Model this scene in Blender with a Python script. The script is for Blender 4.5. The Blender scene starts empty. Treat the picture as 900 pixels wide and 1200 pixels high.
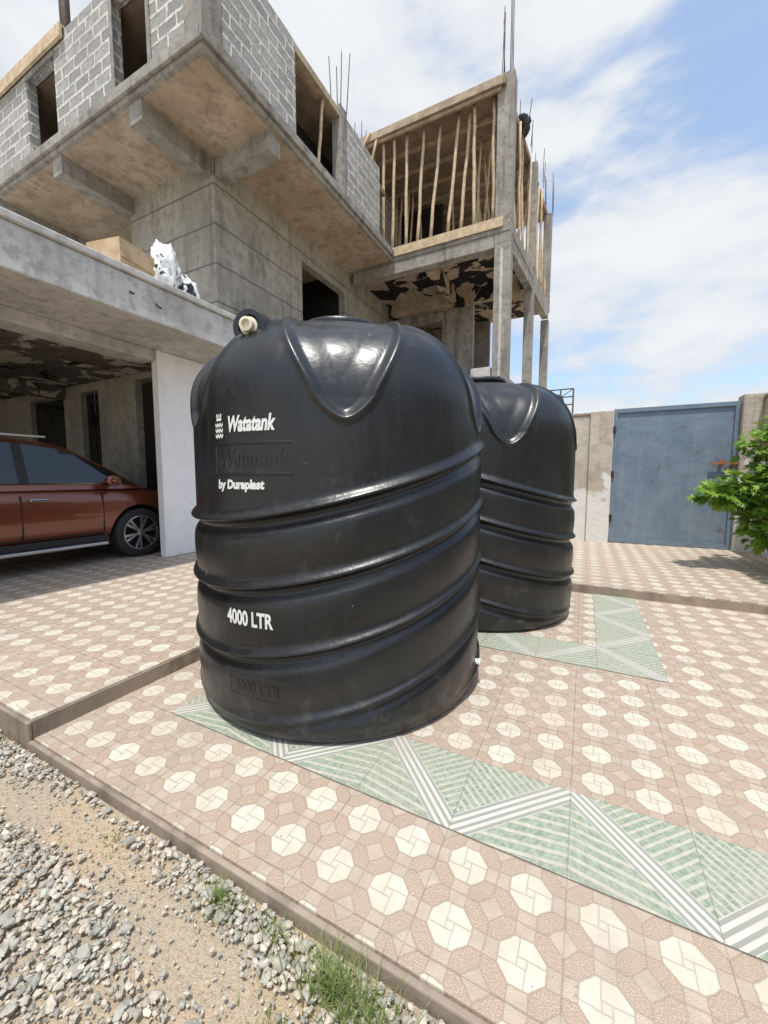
import bpy, bmesh, math, random
import numpy as np
from mathutils import Vector, Matrix
random.seed(7); rng=np.random.default_rng(7)
sc=bpy.context.scene
sc.view_settings.view_transform='Standard'; sc.view_settings.look='None'; sc.view_settings.exposure=0
col=sc.collection
R=math.radians

# ---------------------------------------------------------------- node helpers
class S:
    def __init__(s,nt,sock): s.nt=nt; s.s=sock
    def _b(s,op,o,rev=False):
        return M(s.nt,op,o,s) if rev else M(s.nt,op,s,o)
    def __add__(s,o): return s._b('ADD',o)
    def __radd__(s,o): return s._b('ADD',o)
    def __sub__(s,o): return s._b('SUBTRACT',o)
    def __rsub__(s,o): return s._b('SUBTRACT',o,True)
    def __mul__(s,o): return s._b('MULTIPLY',o)
    def __rmul__(s,o): return s._b('MULTIPLY',o)
    def __truediv__(s,o): return s._b('DIVIDE',o)
    def __lt__(s,o): return s._b('LESS_THAN',o)
    def __gt__(s,o): return s._b('GREATER_THAN',o)
def M(nt,op,*a):
    n=nt.nodes.new('ShaderNodeMath'); n.operation=op
    for i,x in enumerate(a):
        if isinstance(x,S): nt.links.new(x.s,n.inputs[i])
        else: n.inputs[i].default_value=x
    return S(nt,n.outputs[0])
class Mat:
    def __init__(s,name,rough=.8,metal=0,spec=.5):
        s.m=bpy.data.materials.new(name); s.m.use_nodes=True; s.nt=s.m.node_tree
        s.b=s.nt.nodes['Principled BSDF']
        s.b.inputs['Roughness'].default_value=rough; s.b.inputs['Metallic'].default_value=metal
        s.b.inputs['Specular IOR Level'].default_value=spec
        g=s.nt.nodes.new('ShaderNodeNewGeometry'); s.pos=g.outputs['Position']
        x=s.nt.nodes.new('ShaderNodeSeparateXYZ'); s.nt.links.new(s.pos,x.inputs[0])
        s.X,s.Y,s.Z=[S(s.nt,x.outputs[i]) for i in range(3)]
    def vec(s,x,y,z):
        n=s.nt.nodes.new('ShaderNodeCombineXYZ')
        for i,v in enumerate((x,y,z)):
            if isinstance(v,S): s.nt.links.new(v.s,n.inputs[i])
            else: n.inputs[i].default_value=v
        return n.outputs[0]
    def noise(s,scale,detail=3,rough=.55,vec=None,dist=0):
        n=s.nt.nodes.new('ShaderNodeTexNoise'); n.inputs['Scale'].default_value=scale
        n.inputs['Detail'].default_value=detail; n.inputs['Roughness'].default_value=rough
        n.inputs['Distortion'].default_value=dist
        s.nt.links.new(vec if vec is not None else s.pos,n.inputs['Vector']); return S(s.nt,n.outputs[0])
    def ramp(s,f,a,b):
        n=s.nt.nodes.new('ShaderNodeMapRange'); n.interpolation_type='SMOOTHSTEP'
        s.nt.links.new(f.s,n.inputs[0]); n.inputs[1].default_value=a; n.inputs[2].default_value=b
        return S(s.nt,n.outputs[0])
    def mix(s,f,a,b,mode='MIX'):
        n=s.nt.nodes.new('ShaderNodeMix'); n.data_type='RGBA'; n.blend_type=mode
        if isinstance(f,S): s.nt.links.new(f.s,n.inputs[0])
        else: n.inputs[0].default_value=f
        for i,c in ((6,a),(7,b)):
            if isinstance(c,S): s.nt.links.new(c.s,n.inputs[i])
            else: n.inputs[i].default_value=(*c,1)
        return S(s.nt,n.outputs[2])
    def color(s,c):
        if isinstance(c,S): s.nt.links.new(c.s,s.b.inputs['Base Color'])
        else: s.b.inputs['Base Color'].default_value=(*c,1)
        return s
    def rough(s,f): s.nt.links.new(f.s,s.b.inputs['Roughness'])
    def bump(s,h,dist=.01,strength=1):
        n=s.nt.nodes.new('ShaderNodeBump'); n.inputs['Distance'].default_value=dist; n.inputs['Strength'].default_value=strength
        s.nt.links.new(h.s,n.inputs['Height']); s.nt.links.new(n.outputs[0],s.b.inputs['Normal'])
def simple(name,c1,c2=None,scale=3,rough=.8,metal=0,bump=0,bscale=60,spec=.4):
    m=Mat(name,rough,metal,spec)
    if c2 is None: m.color(c1)
    else: m.color(m.mix(m.ramp(m.noise(scale,3,.65),.34,.66),c1,c2))
    if bump: m.bump(m.noise(bscale,2),bump)
    return m.m

# ---------------------------------------------------------------- materials
def octa_mat(name,ox,oy):
    m=Mat(name,.6,0,.3)
    c=.2
    mid=m.noise(14,3)
    jx=(mid-.5)*.012
    U=(m.X-ox+jx)/c; Vv=(m.Y-oy-jx)/c
    px=M(m.nt,'FRACT',U)-.5; py=M(m.nt,'FRACT',Vv)-.5
    a=M(m.nt,'ABSOLUTE',px); b=M(m.nt,'ABSOLUTE',py)
    ab=a+b; mab=M(m.nt,'MAXIMUM',a,b); mib=M(m.nt,'MINIMUM',a,b)
    d=M(m.nt,'MAXIMUM',mab,ab*.7071)
    ins=d<.308
    outl=M(m.nt,'ABSOLUTE',d-.308)<.011
    k_=.06; w_=.009
    A1=(M(m.nt,'ABSOLUTE',py-k_)<w_)*(px>-k_)
    A2=(M(m.nt,'ABSOLUTE',px-k_)<w_)*(py<k_)
    A3=(M(m.nt,'ABSOLUTE',py+k_)<w_)*(px<k_)
    A4=(M(m.nt,'ABSOLUTE',px+k_)<w_)*(py>-k_)
    inl=M(m.nt,'MINIMUM',A1+A2+A3+A4,1)*ins
    cornsq=ab>.80
    cornl=M(m.nt,'ABSOLUTE',ab-.80)<.012
    axl=(mab>.488)*(ab<.80)
    spk=((M(m.nt,'ABSOLUTE',mib-.13))<.009)
    outlin=M(m.nt,'MAXIMUM',M(m.nt,'MAXIMUM',axl,cornl),spk)*(1-ins)
    line=M(m.nt,'MAXIMUM',M(m.nt,'MAXIMUM',outl,inl*.85),outlin)
    big=m.noise(1.3,3); fine=m.noise(240,1,.7)
    wn=m.nt.nodes.new('ShaderNodeTexWhiteNoise'); wn.noise_dimensions='2D'
    m.nt.links.new(m.vec(M(m.nt,'FLOOR',U),M(m.nt,'FLOOR',Vv),0),wn.inputs['Vector'])
    rnd=S(m.nt,wn.outputs['Value'])
    wn2=m.nt.nodes.new('ShaderNodeTexWhiteNoise'); wn2.noise_dimensions='2D'
    m.nt.links.new(m.vec(M(m.nt,'FLOOR',U*.5),M(m.nt,'FLOOR',Vv*.5),7),wn2.inputs['Vector'])
    rt=S(m.nt,wn2.outputs['Value'])
    stip=m.ramp(fine,.42,.6)
    pink=m.mix(stip,(.37,.27,.205),(.53,.41,.325))
    tan=m.mix(m.ramp(mid,.3,.7),(.46,.375,.295),(.54,.45,.36))
    side=mib<.13
    bg=m.mix(M(m.nt,'MAXIMUM',cornsq,side),pink,tan)
    bg=m.mix(rnd*.35,bg,(.41,.33,.26))
    cream=m.mix(m.ramp(mid,.3,.75),(.56,.52,.43),(.66,.62,.525))
    cream=m.mix(rnd*.6,cream,(.51,.445,.35))
    cream=m.mix((rt>.85)*.6,cream,(.50,.42,.325))
    cc=m.mix(ins,bg,cream)
    cc=m.mix(line*.68,cc,(.33,.265,.205))
    tj=M(m.nt,'MAXIMUM',M(m.nt,'ABSOLUTE',M(m.nt,'FRACT',(m.X-ox)/.4)-.5)>.4955,M(m.nt,'ABSOLUTE',M(m.nt,'FRACT',(m.Y-oy)/.4)-.5)>.4955)
    cc=m.mix(tj*.45,cc,(.25,.215,.175))
    cc=m.mix(rt*.12,cc,(.62,.54,.44))
    cc=m.mix(m.ramp(big,.42,.72)*.35,cc,(.43,.37,.30))
    cc=m.mix(m.ramp(m.noise(5,3,.7),.52,.72)*.34,cc,(.33,.28,.22))
    m.color(cc)
    m.rough(m.ramp(mid,.2,.8)*.2+.5)
    m.bump((1-line)*1.0+stip*(1-ins)*.35-tj*.8,.0025)
    return m.m
def green_mat(name,x0,y0,vertical=False):
    m=Mat(name,.6,0,.35)
    X=(m.X-x0)/.4; Y=(m.Y-y0)/.4
    p=M(m.nt,'FRACT',X); q=M(m.nt,'FRACT',Y)
    par=M(m.nt,'FRACT',(M(m.nt,'FLOOR',X)+M(m.nt,'FLOOR',Y))*.5)>.25
    pp=par*(1-p)+(1-par)*p
    d=pp+q-1
    ad=M(m.nt,'ABSOLUTE',d)
    inband=ad<.17
    wst=M(m.nt,'FRACT',ad*11+.25)<.55
    up=d>0
    h1=M(m.nt,'FRACT',(pp-q)*9.5); h2=M(m.nt,'FRACT',q*9.5+pp*1.5)
    h=up*h1+(1-up)*h2
    gr=M(m.nt,'ABSOLUTE',h-.5)<.31
    seg=M(m.nt,'FRACT',(pp+q)*14+M(m.nt,'FLOOR',(pp-q)*9.5)*.37)<.15
    n=m.noise(45,3); big=m.noise(2.2,3)
    greenc=m.mix(m.ramp(n,.35,.65),(.21,.265,.20),(.32,.365,.29))
    greenc=m.mix(seg*.6,greenc,(.43,.45,.37))
    light=m.mix(m.ramp(n,.3,.7),(.41,.41,.335),(.50,.49,.405))
    c=m.mix(gr,light,greenc)
    wh=m.mix(wst,(.29,.30,.265),(.56,.55,.50))
    c=m.mix(inband,c,wh)
    tj=M(m.nt,'MAXIMUM',M(m.nt,'ABSOLUTE',p-.5)>.495,M(m.nt,'ABSOLUTE',q-.5)>.495)
    c=m.mix(tj*.6,c,(.22,.2,.17))
    c=m.mix(m.ramp(big,.42,.72)*.42,c,(.40,.365,.295))
    c=m.mix(m.ramp(m.noise(7,3,.7),.52,.72)*.3,c,(.33,.30,.24))
    m.color(c); m.bump(gr*(1-inband)+wst*inband-tj,.002)
    return m.m
oct_lo=octa_mat('patterned_tile_lower',0.0,1.31)
oct_hi=octa_mat('patterned_tile_upper',0.07,1.37)
green=green_mat('green_tile',0.0,1.31)
green2=green_mat('green_tile_far',.13,2.95)

def concrete(name,c1,c2,c3,groove=False,black=0,white=0,bump=.006,stain=.5):
    m=Mat(name,.9,0,.25)
    n1=m.noise(1.1,4,.65); n2=m.noise(7,4,.7)
    st=m.noise(1.0,4,.6,vec=m.vec(m.X*5,m.Y*5,m.Z*.6))
    c=m.mix(m.ramp(n1,.38,.62),c1,c2)
    c=m.mix(m.ramp(n2,.45,.70)*.8,c,c3)
    c=m.mix(m.ramp(st,.50,.70)*stain,c,tuple(v*.4 for v in c1))
    h=n2
    if groove:
        g=M(m.nt,'ABSOLUTE',M(m.nt,'FRACT',(m.Z-3.63)/.62)-.5)>.478
        c=m.mix(g*.7,c,tuple(v*.35 for v in c1)); h=h-g*2
    if white:
        c=m.mix(m.ramp(m.noise(1.7,4,.6,dist=.6),.62-white,.66-white),c,(.62,.58,.50))
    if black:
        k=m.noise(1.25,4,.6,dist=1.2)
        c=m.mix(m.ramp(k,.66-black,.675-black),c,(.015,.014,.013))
    m.color(c); m.bump(h,bump)
    return m.m
conc=concrete('raw_concrete',(.27,.25,.22),(.36,.34,.30),(.18,.168,.148),bump=.014,stain=.6)
conc_l=concrete('light_concrete',(.47,.455,.425),(.58,.565,.53),(.33,.315,.285),stain=.35)
wallm=concrete('scored_render',(.30,.28,.235),(.39,.365,.31),(.23,.215,.18),groove=True,stain=.55,bump=.012)
soff=concrete('slab_soffit',(.38,.30,.215),(.48,.39,.295),(.26,.20,.145),black=-.045,stain=.35)
soffb=concrete('stained_soffit',(.36,.28,.20),(.46,.37,.27),(.26,.20,.14),black=.15)
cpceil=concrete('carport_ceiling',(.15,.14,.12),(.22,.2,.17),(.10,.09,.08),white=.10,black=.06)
cpwall=concrete('carport_inner_wall',(.36,.35,.31),(.46,.44,.39),(.27,.25,.22),stain=.3)
white=concrete('white_paint',(.86,.86,.86),(.90,.90,.90),(.80,.80,.79),bump=.003,stain=.06)
kerbm=concrete('kerb_cement',(.28,.23,.18),(.36,.295,.23),(.20,.165,.13))
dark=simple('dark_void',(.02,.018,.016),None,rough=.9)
def boundary():
    m=Mat('boundary_plaster',.9,0,.25)
    n1=m.noise(.9,4,.65); n2=m.noise(6,4,.7)
    c=m.mix(m.ramp(n1,.35,.65),(.46,.395,.31),(.55,.495,.41))
    c=m.mix(m.ramp(n2,.45,.70)*.7,c,(.32,.275,.22))
    st=m.noise(1,4,.6,vec=m.vec(m.X*6,m.Y*6,m.Z*.5))
    c=m.mix(m.ramp(st,.5,.7)*.45,c,(.28,.25,.21))
    w=m.ramp(m.noise(1.3,4,.6)-(m.Z-1.2)*.35,.42,.47)
    c=m.mix(w*.85,c,(.72,.71,.68))
    m.color(c); m.bump(n2,.014); return m.m
bwall=boundary()
def blocks():
    m=Mat('concrete_block',.92,0,.2)
    n=m.nt.nodes.new('ShaderNodeTexBrick')
    w_=m.noise(3,2); w2=m.noise(9,2)
    m.nt.links.new(m.vec(m.X+m.Y+w_*.06+w2*.03,m.Z+.08+w_*.03+w2*.025,0),n.inputs['Vector'])
    n.inputs['Scale'].default_value=1; n.inputs['Brick Width'].default_value=.36; n.inputs['Row Height'].default_value=.172
    n.inputs['Mortar Size'].default_value=.027; n.inputs['Mortar Smooth'].default_value=.3; n.inputs['Bias'].default_value=-.1
    n.inputs['Color1'].default_value=(.28,.28,.27,1); n.inputs['Color2'].default_value=(.44,.43,.41,1); n.inputs['Mortar'].default_value=(.64,.62,.57,1)
    c=S(m.nt,n.outputs[0]); f=S(m.nt,n.outputs[1])
    nn=m.noise(14,4,.7)
    c=m.mix(m.ramp(nn,.42,.68)*.55,c,(.25,.235,.21))
    c=m.mix(m.ramp(m.noise(1.2,3),.5,.7)*.35,c,(.33,.30,.26))
    m.color(c); m.bump(f*1.2+nn*.9,.022); return m.m
block=blocks()
wood=simple('timber',(.30,.235,.16),(.44,.36,.26),6,.85,bump=.004,bscale=30)
bamboo=simple('bamboo',(.46,.35,.22),(.62,.49,.33),9,.75)
card=simple('crate_plywood',(.42,.29,.17),(.54,.40,.25),5,.8)
ply=simple('plywood',(.19,.14,.10),(.30,.225,.16),2.5,.85)
steel=simple('rusty_steel',(.05,.035,.03),(.10,.06,.045),20,.7,.5)
def gatem():
    m=Mat('gate_paint',.5,0,.4)
    n=m.noise(2.5,4,.7); st=m.noise(1,4,.6,vec=m.vec(m.X*9,m.Y*9,m.Z*.8))
    c=m.mix(m.ramp(n,.35,.65),(.14,.19,.25),(.18,.235,.29))
    c=m.mix(m.ramp(st,.5,.75)*.4,c,(.27,.29,.31))
    c=m.mix(m.ramp(m.noise(9,3),.64,.70)*.6,c,(.16,.09,.05))
    m.color(c); m.bump(m.noise(5,2),.01); return m.m
gate_paint=gatem()
rust=simple('rusty_iron',(.30,.12,.04),(.45,.22,.08),30,.8,.2)
def soilm():
    m=Mat('sandy_soil',.95,0,.2)
    n=m.noise(2.5,4,.65); f=m.noise(70,3,.75)
    c=m.mix(m.ramp(n,.35,.65),(.52,.40,.27),(.44,.37,.28))
    c=m.mix(m.ramp(f,.45,.65)*.5,c,(.29,.245,.185))
    m.color(c); m.bump(f,.014); return m.m
soil=soilm()
def tankm():
    m=Mat('black_polyethylene',.4,0,.6)
    n=m.noise(3,3,.65); st=m.noise(1,4,.7,vec=m.vec(m.X*14,m.Y*14,m.Z*1.2))
    c=m.mix(m.ramp(n,.35,.7),(.008,.0085,.0095),(.014,.015,.0165))
    c=m.mix(m.ramp(st,.52,.80)*.28,c,(.045,.045,.044))
    dn=m.noise(5,4,.75)
    low=m.ramp(.5-m.Z,0,.6)
    c=m.mix(m.ramp(dn,.5,.72)*low*.5,c,(.14,.125,.11))
    c=m.mix(m.ramp(dn,.60,.72)*.18,c,(.12,.11,.10))
    sp=m.noise(1,2,.5,vec=m.vec(m.X*38,m.Y*38,m.Z*13))
    c=m.mix(m.ramp(sp,.785,.805)*.6,c,(.40,.40,.38))
    m.color(c); m.rough(m.ramp(st,.3,.75)*.16+.28)
    m.bump(n*2+m.noise(40,3)*.8,.0016); return m.m
tankmat=tankm()
whitep=simple('stencil_white',(.82,.82,.80),(.66,.66,.64),60,.6)
cream_p=simple('pvc_cream',(.70,.64,.50),None,rough=.4)
def carp():
    m=Mat('car_paint',.3,.5,.5); m.color((.19,.052,.022)); m.b.inputs['Coat Weight'].default_value=1; m.b.inputs['Coat Roughness'].default_value=.05
    return m.m
carpaint=carp()
glass=simple('tinted_glass',(.012,.014,.016),None,rough=.05,spec=.8)
rubber=simple('rubber',(.02,.02,.02),(.035,.033,.03),20,.8)
alloy=simple('alloy',(.45,.45,.46),None,rough=.3,metal=.9)
chrome=simple('chrome',(.7,.7,.7),None,rough=.15,metal=1)
plast=simple('black_trim',(.02,.02,.02),None,rough=.5)

# ---------------------------------------------------------------- mesh helpers
def empty(name,loc=(0,0,0)):
    e=bpy.data.objects.new(name,None); e.location=loc; col.objects.link(e); return e
def obj(name,verts,faces,mats,parent=None,smooth=False,idx=None):
    me=bpy.data.meshes.new(name); me.from_pydata([tuple(v) for v in verts],[],faces)
    if not isinstance(mats,(list,tuple)): mats=[mats]
    for m in mats: me.materials.append(m)
    if idx is not None: me.polygons.foreach_set('material_index',idx)
    if smooth: me.polygons.foreach_set('use_smooth',[True]*len(me.polygons))
    me.update()
    o=bpy.data.objects.new(name,me); col.objects.link(o)
    if parent: o.parent=parent
    return o
def prism(name,pts,z0,z1,mat,parent=None,bevel=0):
    n=len(pts)
    v=[(x,y,z0) for x,y in pts]+[(x,y,z1) for x,y in pts]
    f=[tuple(range(n))[::-1],tuple(range(n,2*n))]+[(i,(i+1)%n,(i+1)%n+n,i+n) for i in range(n)]
    o=obj(name,v,f,mat,parent)
    if bevel:
        b=o.modifiers.new('b','BEVEL'); b.width=bevel; b.segments=2
    return o
def box(name,lo,hi,mat,parent=None,bevel=0):
    return prism(name,[(lo[0],lo[1]),(hi[0],lo[1]),(hi[0],hi[1]),(lo[0],hi[1])],lo[2],hi[2],mat,parent,bevel)
def boxes(name,bl,mat,parent=None):
    V=[];F=[]
    for lo,hi in bl:
        k=len(V); x0,y0,z0=lo; x1,y1,z1=hi
        V+=[(x0,y0,z0),(x1,y0,z0),(x1,y1,z0),(x0,y1,z0),(x0,y0,z1),(x1,y0,z1),(x1,y1,z1),(x0,y1,z1)]
        F+=[tuple(k+i for i in q) for q in ((3,2,1,0),(4,5,6,7),(0,1,5,4),(1,2,6,5),(2,3,7,6),(3,0,4,7))]
    return obj(name,V,F,mat,parent)
def wall(name,axis,a0,a1,c0,c1,z0,z1,ops,mat,parent=None):
    bl=[];cur=a0
    def B(p,q,zz0,zz1):
        if q-p<1e-4 or zz1-zz0<1e-4: return
        bl.append(((p,c0,zz0),(q,c1,zz1)) if axis=='x' else ((c0,p,zz0),(c1,q,zz1)))
    for (p,q,zb,zt) in sorted(ops):
        B(cur,p,z0,z1); B(p,q,z0,zb); B(p,q,zt,z1); cur=q
    B(cur,a1,z0,z1)
    return boxes(name,bl,mat,parent)
def poles(name,segs,mat,parent,n=7,wob=.0):
    V=[];F=[]
    for p,q,r0,r1 in segs:
        p=Vector(p);q=Vector(q); d=(q-p).normalized(); a=d.orthogonal().normalized(); b=d.cross(a)
        K=6 if wob else 1
        base=len(V)
        for k in range(K+1):
            t=k/K; c=p.lerp(q,t)
            if wob and 0<k<K: c+=a*random.uniform(-wob,wob)+b*random.uniform(-wob,wob)
            r=r0+(r1-r0)*t
            for i in range(n):
                an=2*math.pi*i/n; V.append(c+(a*math.cos(an)+b*math.sin(an))*r)
        for k in range(K):
            for i in range(n):
                j=(i+1)%n; F.append((base+k*n+i,base+k*n+j,base+(k+1)*n+j,base+(k+1)*n+i))
        F.append(tuple(base+i for i in range(n))[::-1]); F.append(tuple(base+K*n+i for i in range(n)))
    return obj(name,V,F,mat,parent,smooth=True)

# ---------------------------------------------------------------- ground and paving
obj('ground',[(-400,-400,-.06),(400,-400,-.06),(400,400,-.06),(-400,400,-.06)],[(0,1,2,3)],soil)
pv=empty('pavement')
EDGE=.86
box('lower_terrace',(-2.404,EDGE,-.25),(6,4.9,0),oct_lo,pv)
box('gravel_side_kerb',(-2.41,EDGE-.022,-.25),(6,EDGE-.001,-.006),kerbm,pv,.006)
box('carport_terrace',(-14,EDGE,-.25),(-2.414,16,.1),oct_hi,pv,.004)
box('carport_step',(-2.413,EDGE,-.2),(-2.405,4.9,.088),kerbm,pv)
box('carport_terrace_kerb',(-14,EDGE-.022,-.25),(-2.405,EDGE-.001,.088),kerbm,pv,.006)
box('gate_terrace',(-2.412,4.912,-.2),(6,16,.1),oct_hi,pv,.004)
box('gate_step',(-2.40,4.902,-.2),(6,4.911,.086),kerbm,pv)
def sheet(name,x0,x1,y0,y1,z,mat,par): return obj(name,[(x0,y0,z),(x1,y0,z),(x1,y1,z),(x0,y1,z)],[(0,1,2,3)],mat,par)
sheet('green_border_near',-2.0,5.6,1.31,1.71,.004,green,pv)
sheet('green_border_mid',-1.87,.53,2.95,3.35,.004,green2,pv)
sheet('green_border_side',.13,.53,3.35,4.895,.004,green2,pv)

# ---------------------------------------------------------------- gravel
def gravel():
    bm=bmesh.new(); bmesh.ops.create_icosphere(bm,subdivisions=1,radius=1)
    bv=np.array([v.co[:] for v in bm.verts]); bf=np.array([[v.index for v in f.verts] for f in bm.faces]); bm.free()
    P=[]
    def add(n,x0,x1,y0,y1,smin,smax,thr,stray=0):
        xs=rng.uniform(x0,x1,n); ys=rng.uniform(y0,y1,n)
        for x,y in zip(xs,ys):
            k=math.sin(x*2.3+y*3)+.6*math.sin(x*5.1-y*7.0+1)
            bare=math.exp(-((y-(.66+.05*math.sin(3*x)))/.11)**2)*(.85 if x<-.5 else .4)
            if k*.25+rng.random()<bare*1.15-thr: continue
            s=rng.uniform(smin,smax)*(1 if rng.random()>.08 else 1.5)
            P.append((x,y,s,0))
    add(21000,-3.4,.9,-.15,.825,.0055,.0125,0)
    add(13000,-3.4,.9,-.15,.825,.003,.006,.5)
    add(10000,-6,3,-2.2,-.15,.008,.015,0)
    add(3500,-7,-3.4,-.15,.8,.008,.015,0)
    for _ in range(90):
        P.append((rng.uniform(-2.3,1.5),.87+abs(rng.normal(0,.15)),rng.uniform(.0015,.0045),1))
    n=len(P); P=np.array(P)
    V=np.repeat(bv[None],n,0)*(1+rng.uniform(-.28,.28,(n,len(bv),1)))
    V*=np.stack([rng.uniform(.8,1.5,n),rng.uniform(.7,1.1,n),rng.uniform(.45,.8,n)],1)[:,None,:]
    th=rng.uniform(0,6.28,n); tl=rng.normal(0,.45,n)
    c,s_=np.cos(tl)[:,None],np.sin(tl)[:,None]
    y=V[:,:,1]*c-V[:,:,2]*s_; z=V[:,:,1]*s_+V[:,:,2]*c; V[:,:,1]=y;V[:,:,2]=z
    c,s_=np.cos(th)[:,None],np.sin(th)[:,None]
    x=V[:,:,0]*c-V[:,:,1]*s_; y=V[:,:,0]*s_+V[:,:,1]*c; V[:,:,0]=x;V[:,:,1]=y
    V*=P[:,2][:,None,None]
    lift=rng.uniform(.0,.018,n)
    zc=np.where(P[:,3]>0,P[:,2]*.5,-.054+P[:,2]*.35+lift)
    V+=np.stack([P[:,0],P[:,1],zc],1)[:,None,:]
    F=(bf[None]+(np.arange(n)*len(bv))[:,None,None]).reshape(-1,3)
    me=bpy.data.meshes.new('gravel'); me.from_pydata(V.reshape(-1,3).tolist(),[],F.tolist())
    ca=me.color_attributes.new('Col','FLOAT_COLOR','POINT')
    base=np.array([[.46,.42,.36],[.36,.345,.305],[.52,.46,.375],[.29,.285,.26],[.57,.52,.43],[.39,.40,.35]])
    cc=base[rng.integers(0,6,n)]*rng.uniform(.75,1.15,(n,1)); cc=np.concatenate([cc,np.ones((n,1))],1)
    ca.data.foreach_set('color',np.repeat(cc,len(bv),0).ravel())
    m=Mat('crushed_stone',.85,0,.3)
    a=m.nt.nodes.new('ShaderNodeAttribute'); a.attribute_name='Col'
    m.color(m.mix(m.ramp(m.noise(150,2),.35,.7)*.35,S(m.nt,a.outputs[0]),(.46,.39,.29)))
    me.materials.append(m.m); o=bpy.data.objects.new('gravel',me); col.objects.link(o)
gravel()

gm=Mat('grass_blade',.6,0,.3); gm.color(gm.mix(gm.ramp(gm.noise(40,1),.3,.7),(.10,.17,.035),(.24,.27,.09)))
def grass():
    V=[];F=[]
    def tuft(cx,cy,n,h,spread):
        for _ in range(n):
            r=abs(random.gauss(0,spread)); a=random.uniform(0,6.28)
            x=cx+r*math.cos(a)*1.6; y=min(cy+r*math.sin(a)*.7,.82); L=h*random.uniform(.4,1.1)
            da=random.uniform(0,6.28); lean=random.uniform(.2,1.0); w=random.uniform(.0012,.0028)
            px,py=-math.sin(da)*w,math.cos(da)*w; k=len(V)
            for t in (0,.4,.75,1):
                ox=x+math.cos(da)*lean*L*t*t; oy=y+math.sin(da)*lean*L*t*t; z=-.055+L*(t-.25*lean*t*t)
                ww=1-t*.95
                V.append((ox-px*ww,oy-py*ww,z)); V.append((ox+px*ww,oy+py*ww,z))
            for i in range(3): F.append((k+2*i,k+2*i+1,k+2*i+3,k+2*i+2))
    tuft(-.98,.77,130,.085,.035); tuft(-.74,.78,90,.07,.03)
    tuft(-.53,.75,360,.12,.05); tuft(-.42,.74,160,.075,.05); tuft(-.62,.62,60,.05,.06)
    tuft(-2.62,.77,120,.10,.03); tuft(-.25,.78,50,.05,.04); tuft(-1.5,.75,20,.04,.05)
    obj('grass',V,F,gm.m)
grass()

# ---------------------------------------------------------------- water tanks
RB=.900
def smooth(x): x=np.clip(x,0,1); return x*x*(3-2*x)
A0=R(-55)
def body_disp(a,z):
    wave=.265*(1-np.cos(a-A0))
    zz=z-.075-wave
    n=np.round(zz/.335); n=np.minimum(n,3); dz=zz-n*.335
    rib=.033*np.where(dz<0,np.exp(-(np.abs(dz)/.012)**2),np.exp(-(np.abs(dz)/.024)**1.7))
    rec=-.024*np.exp(-((dz+.045)/.032)**2)
    w=np.clip(zz/.335,-3,3.0); fr=w-np.floor(w)
    bulge=.016*np.sin(np.pi*fr)*(zz<3*.335)
    fade=smooth((z-.05)/.08)
    return (rib+rec+bulge)*fade
def frame_disp(a,z,ac,zc,wa,hz):
    u=np.abs(a-ac)/wa; v=np.abs(z-zc)/hz
    inside=(u<1)&(v<1); inner=(u<1-.007/wa)&(v<1-.007/hz)
    return .004*(inside&~inner)
ZS=1.66; RT=.25; HT=.50
def profile(s):
    if s<=ZS: return RB,s,0
    t=min((s-ZS)/.85,1); ph=t*math.pi/2; e=2/2.5
    return RT+(RB-RT)*math.cos(ph)**e if ph<math.pi/2-1e-6 else RT, ZS+HT*math.sin(ph)**e, t
def tank_disp(a,s,t,r):
    d=body_disp(a,s)*smooth((1.70-s)/.05+.5) if s<1.80 else 0*a
    al=(a-R(1)+R(30))%R(60)-R(30); aa=np.abs(al)/R(21.5)
    sb=1.56+.50*aa**1.7
    g=np.sqrt(1+(.50*1.7*np.maximum(aa,1e-3)**.7/(R(21.5)*r))**2)
    q=(s-sb)/g
    top=1-smooth((s-2.20)/.2)
    dep=(.022*smooth(q/.05)+.028*smooth(q/.22))*top
    rim=.012*np.exp(-((q)/.016)**2)*top
    return d*(1-smooth((q+.02)/.03))-dep+rim
def build_tank_mesh():
    NA=640
    ss=list(np.linspace(.03,ZS,330))+list(np.linspace(ZS+.005,ZS+.85,170))
    a=np.linspace(-math.pi,math.pi,NA,endpoint=False)
    rows=[]
    for r,z in ((.80,0.0),(.845,.002),(.872,.012)): rows.append((np.full(NA,r),np.full(NA,z)))
    for s in ss:
        r,z,t=profile(s)
        d=tank_disp(a,s,t,r)
        if s<1.5:
            d=d+frame_disp(a,s,R(-29),1.385,R(15),.075)+frame_disp(a,s,R(-28),.27,R(11),.055)
        nr=math.cos(t*math.pi/2*.9); nz=math.sin(t*math.pi/2*.9)
        if s<.1: r=r-.02*(1-s/.1)**2
        rows.append((r+d*nr,z+d*nz))
    for r,z in ((.245,2.175),(.24,2.19),(.235,2.21),(.262,2.211),(.268,2.218),(.268,2.245),(.26,2.252),(.18,2.262),(.08,2.268),(.02,2.27)):
        rows.append((np.full(NA,r),np.full(NA,z)))
    V=np.concatenate([np.stack([r*np.cos(a),r*np.sin(a),z],1) for r,z in rows])
    n=len(rows); F=[]
    i=np.arange(NA); j=(i+1)%NA
    for k in range(n-1):
        F.append(np.stack([k*NA+i,k*NA+j,(k+1)*NA+j,(k+1)*NA+i],1))
    F=np.concatenate(F).tolist()
    F.append(list(range(NA))[::-1]); F.append([(n-1)*NA+q for q in range(NA)])
    me=bpy.data.meshes.new('tank_shell'); me.from_pydata(V.tolist(),[],F); me.materials.append(tankmat)
    me.polygons.foreach_set('use_smooth',[True]*len(me.polygons)); me.update(); return me
shell=build_tank_mesh()
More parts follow.
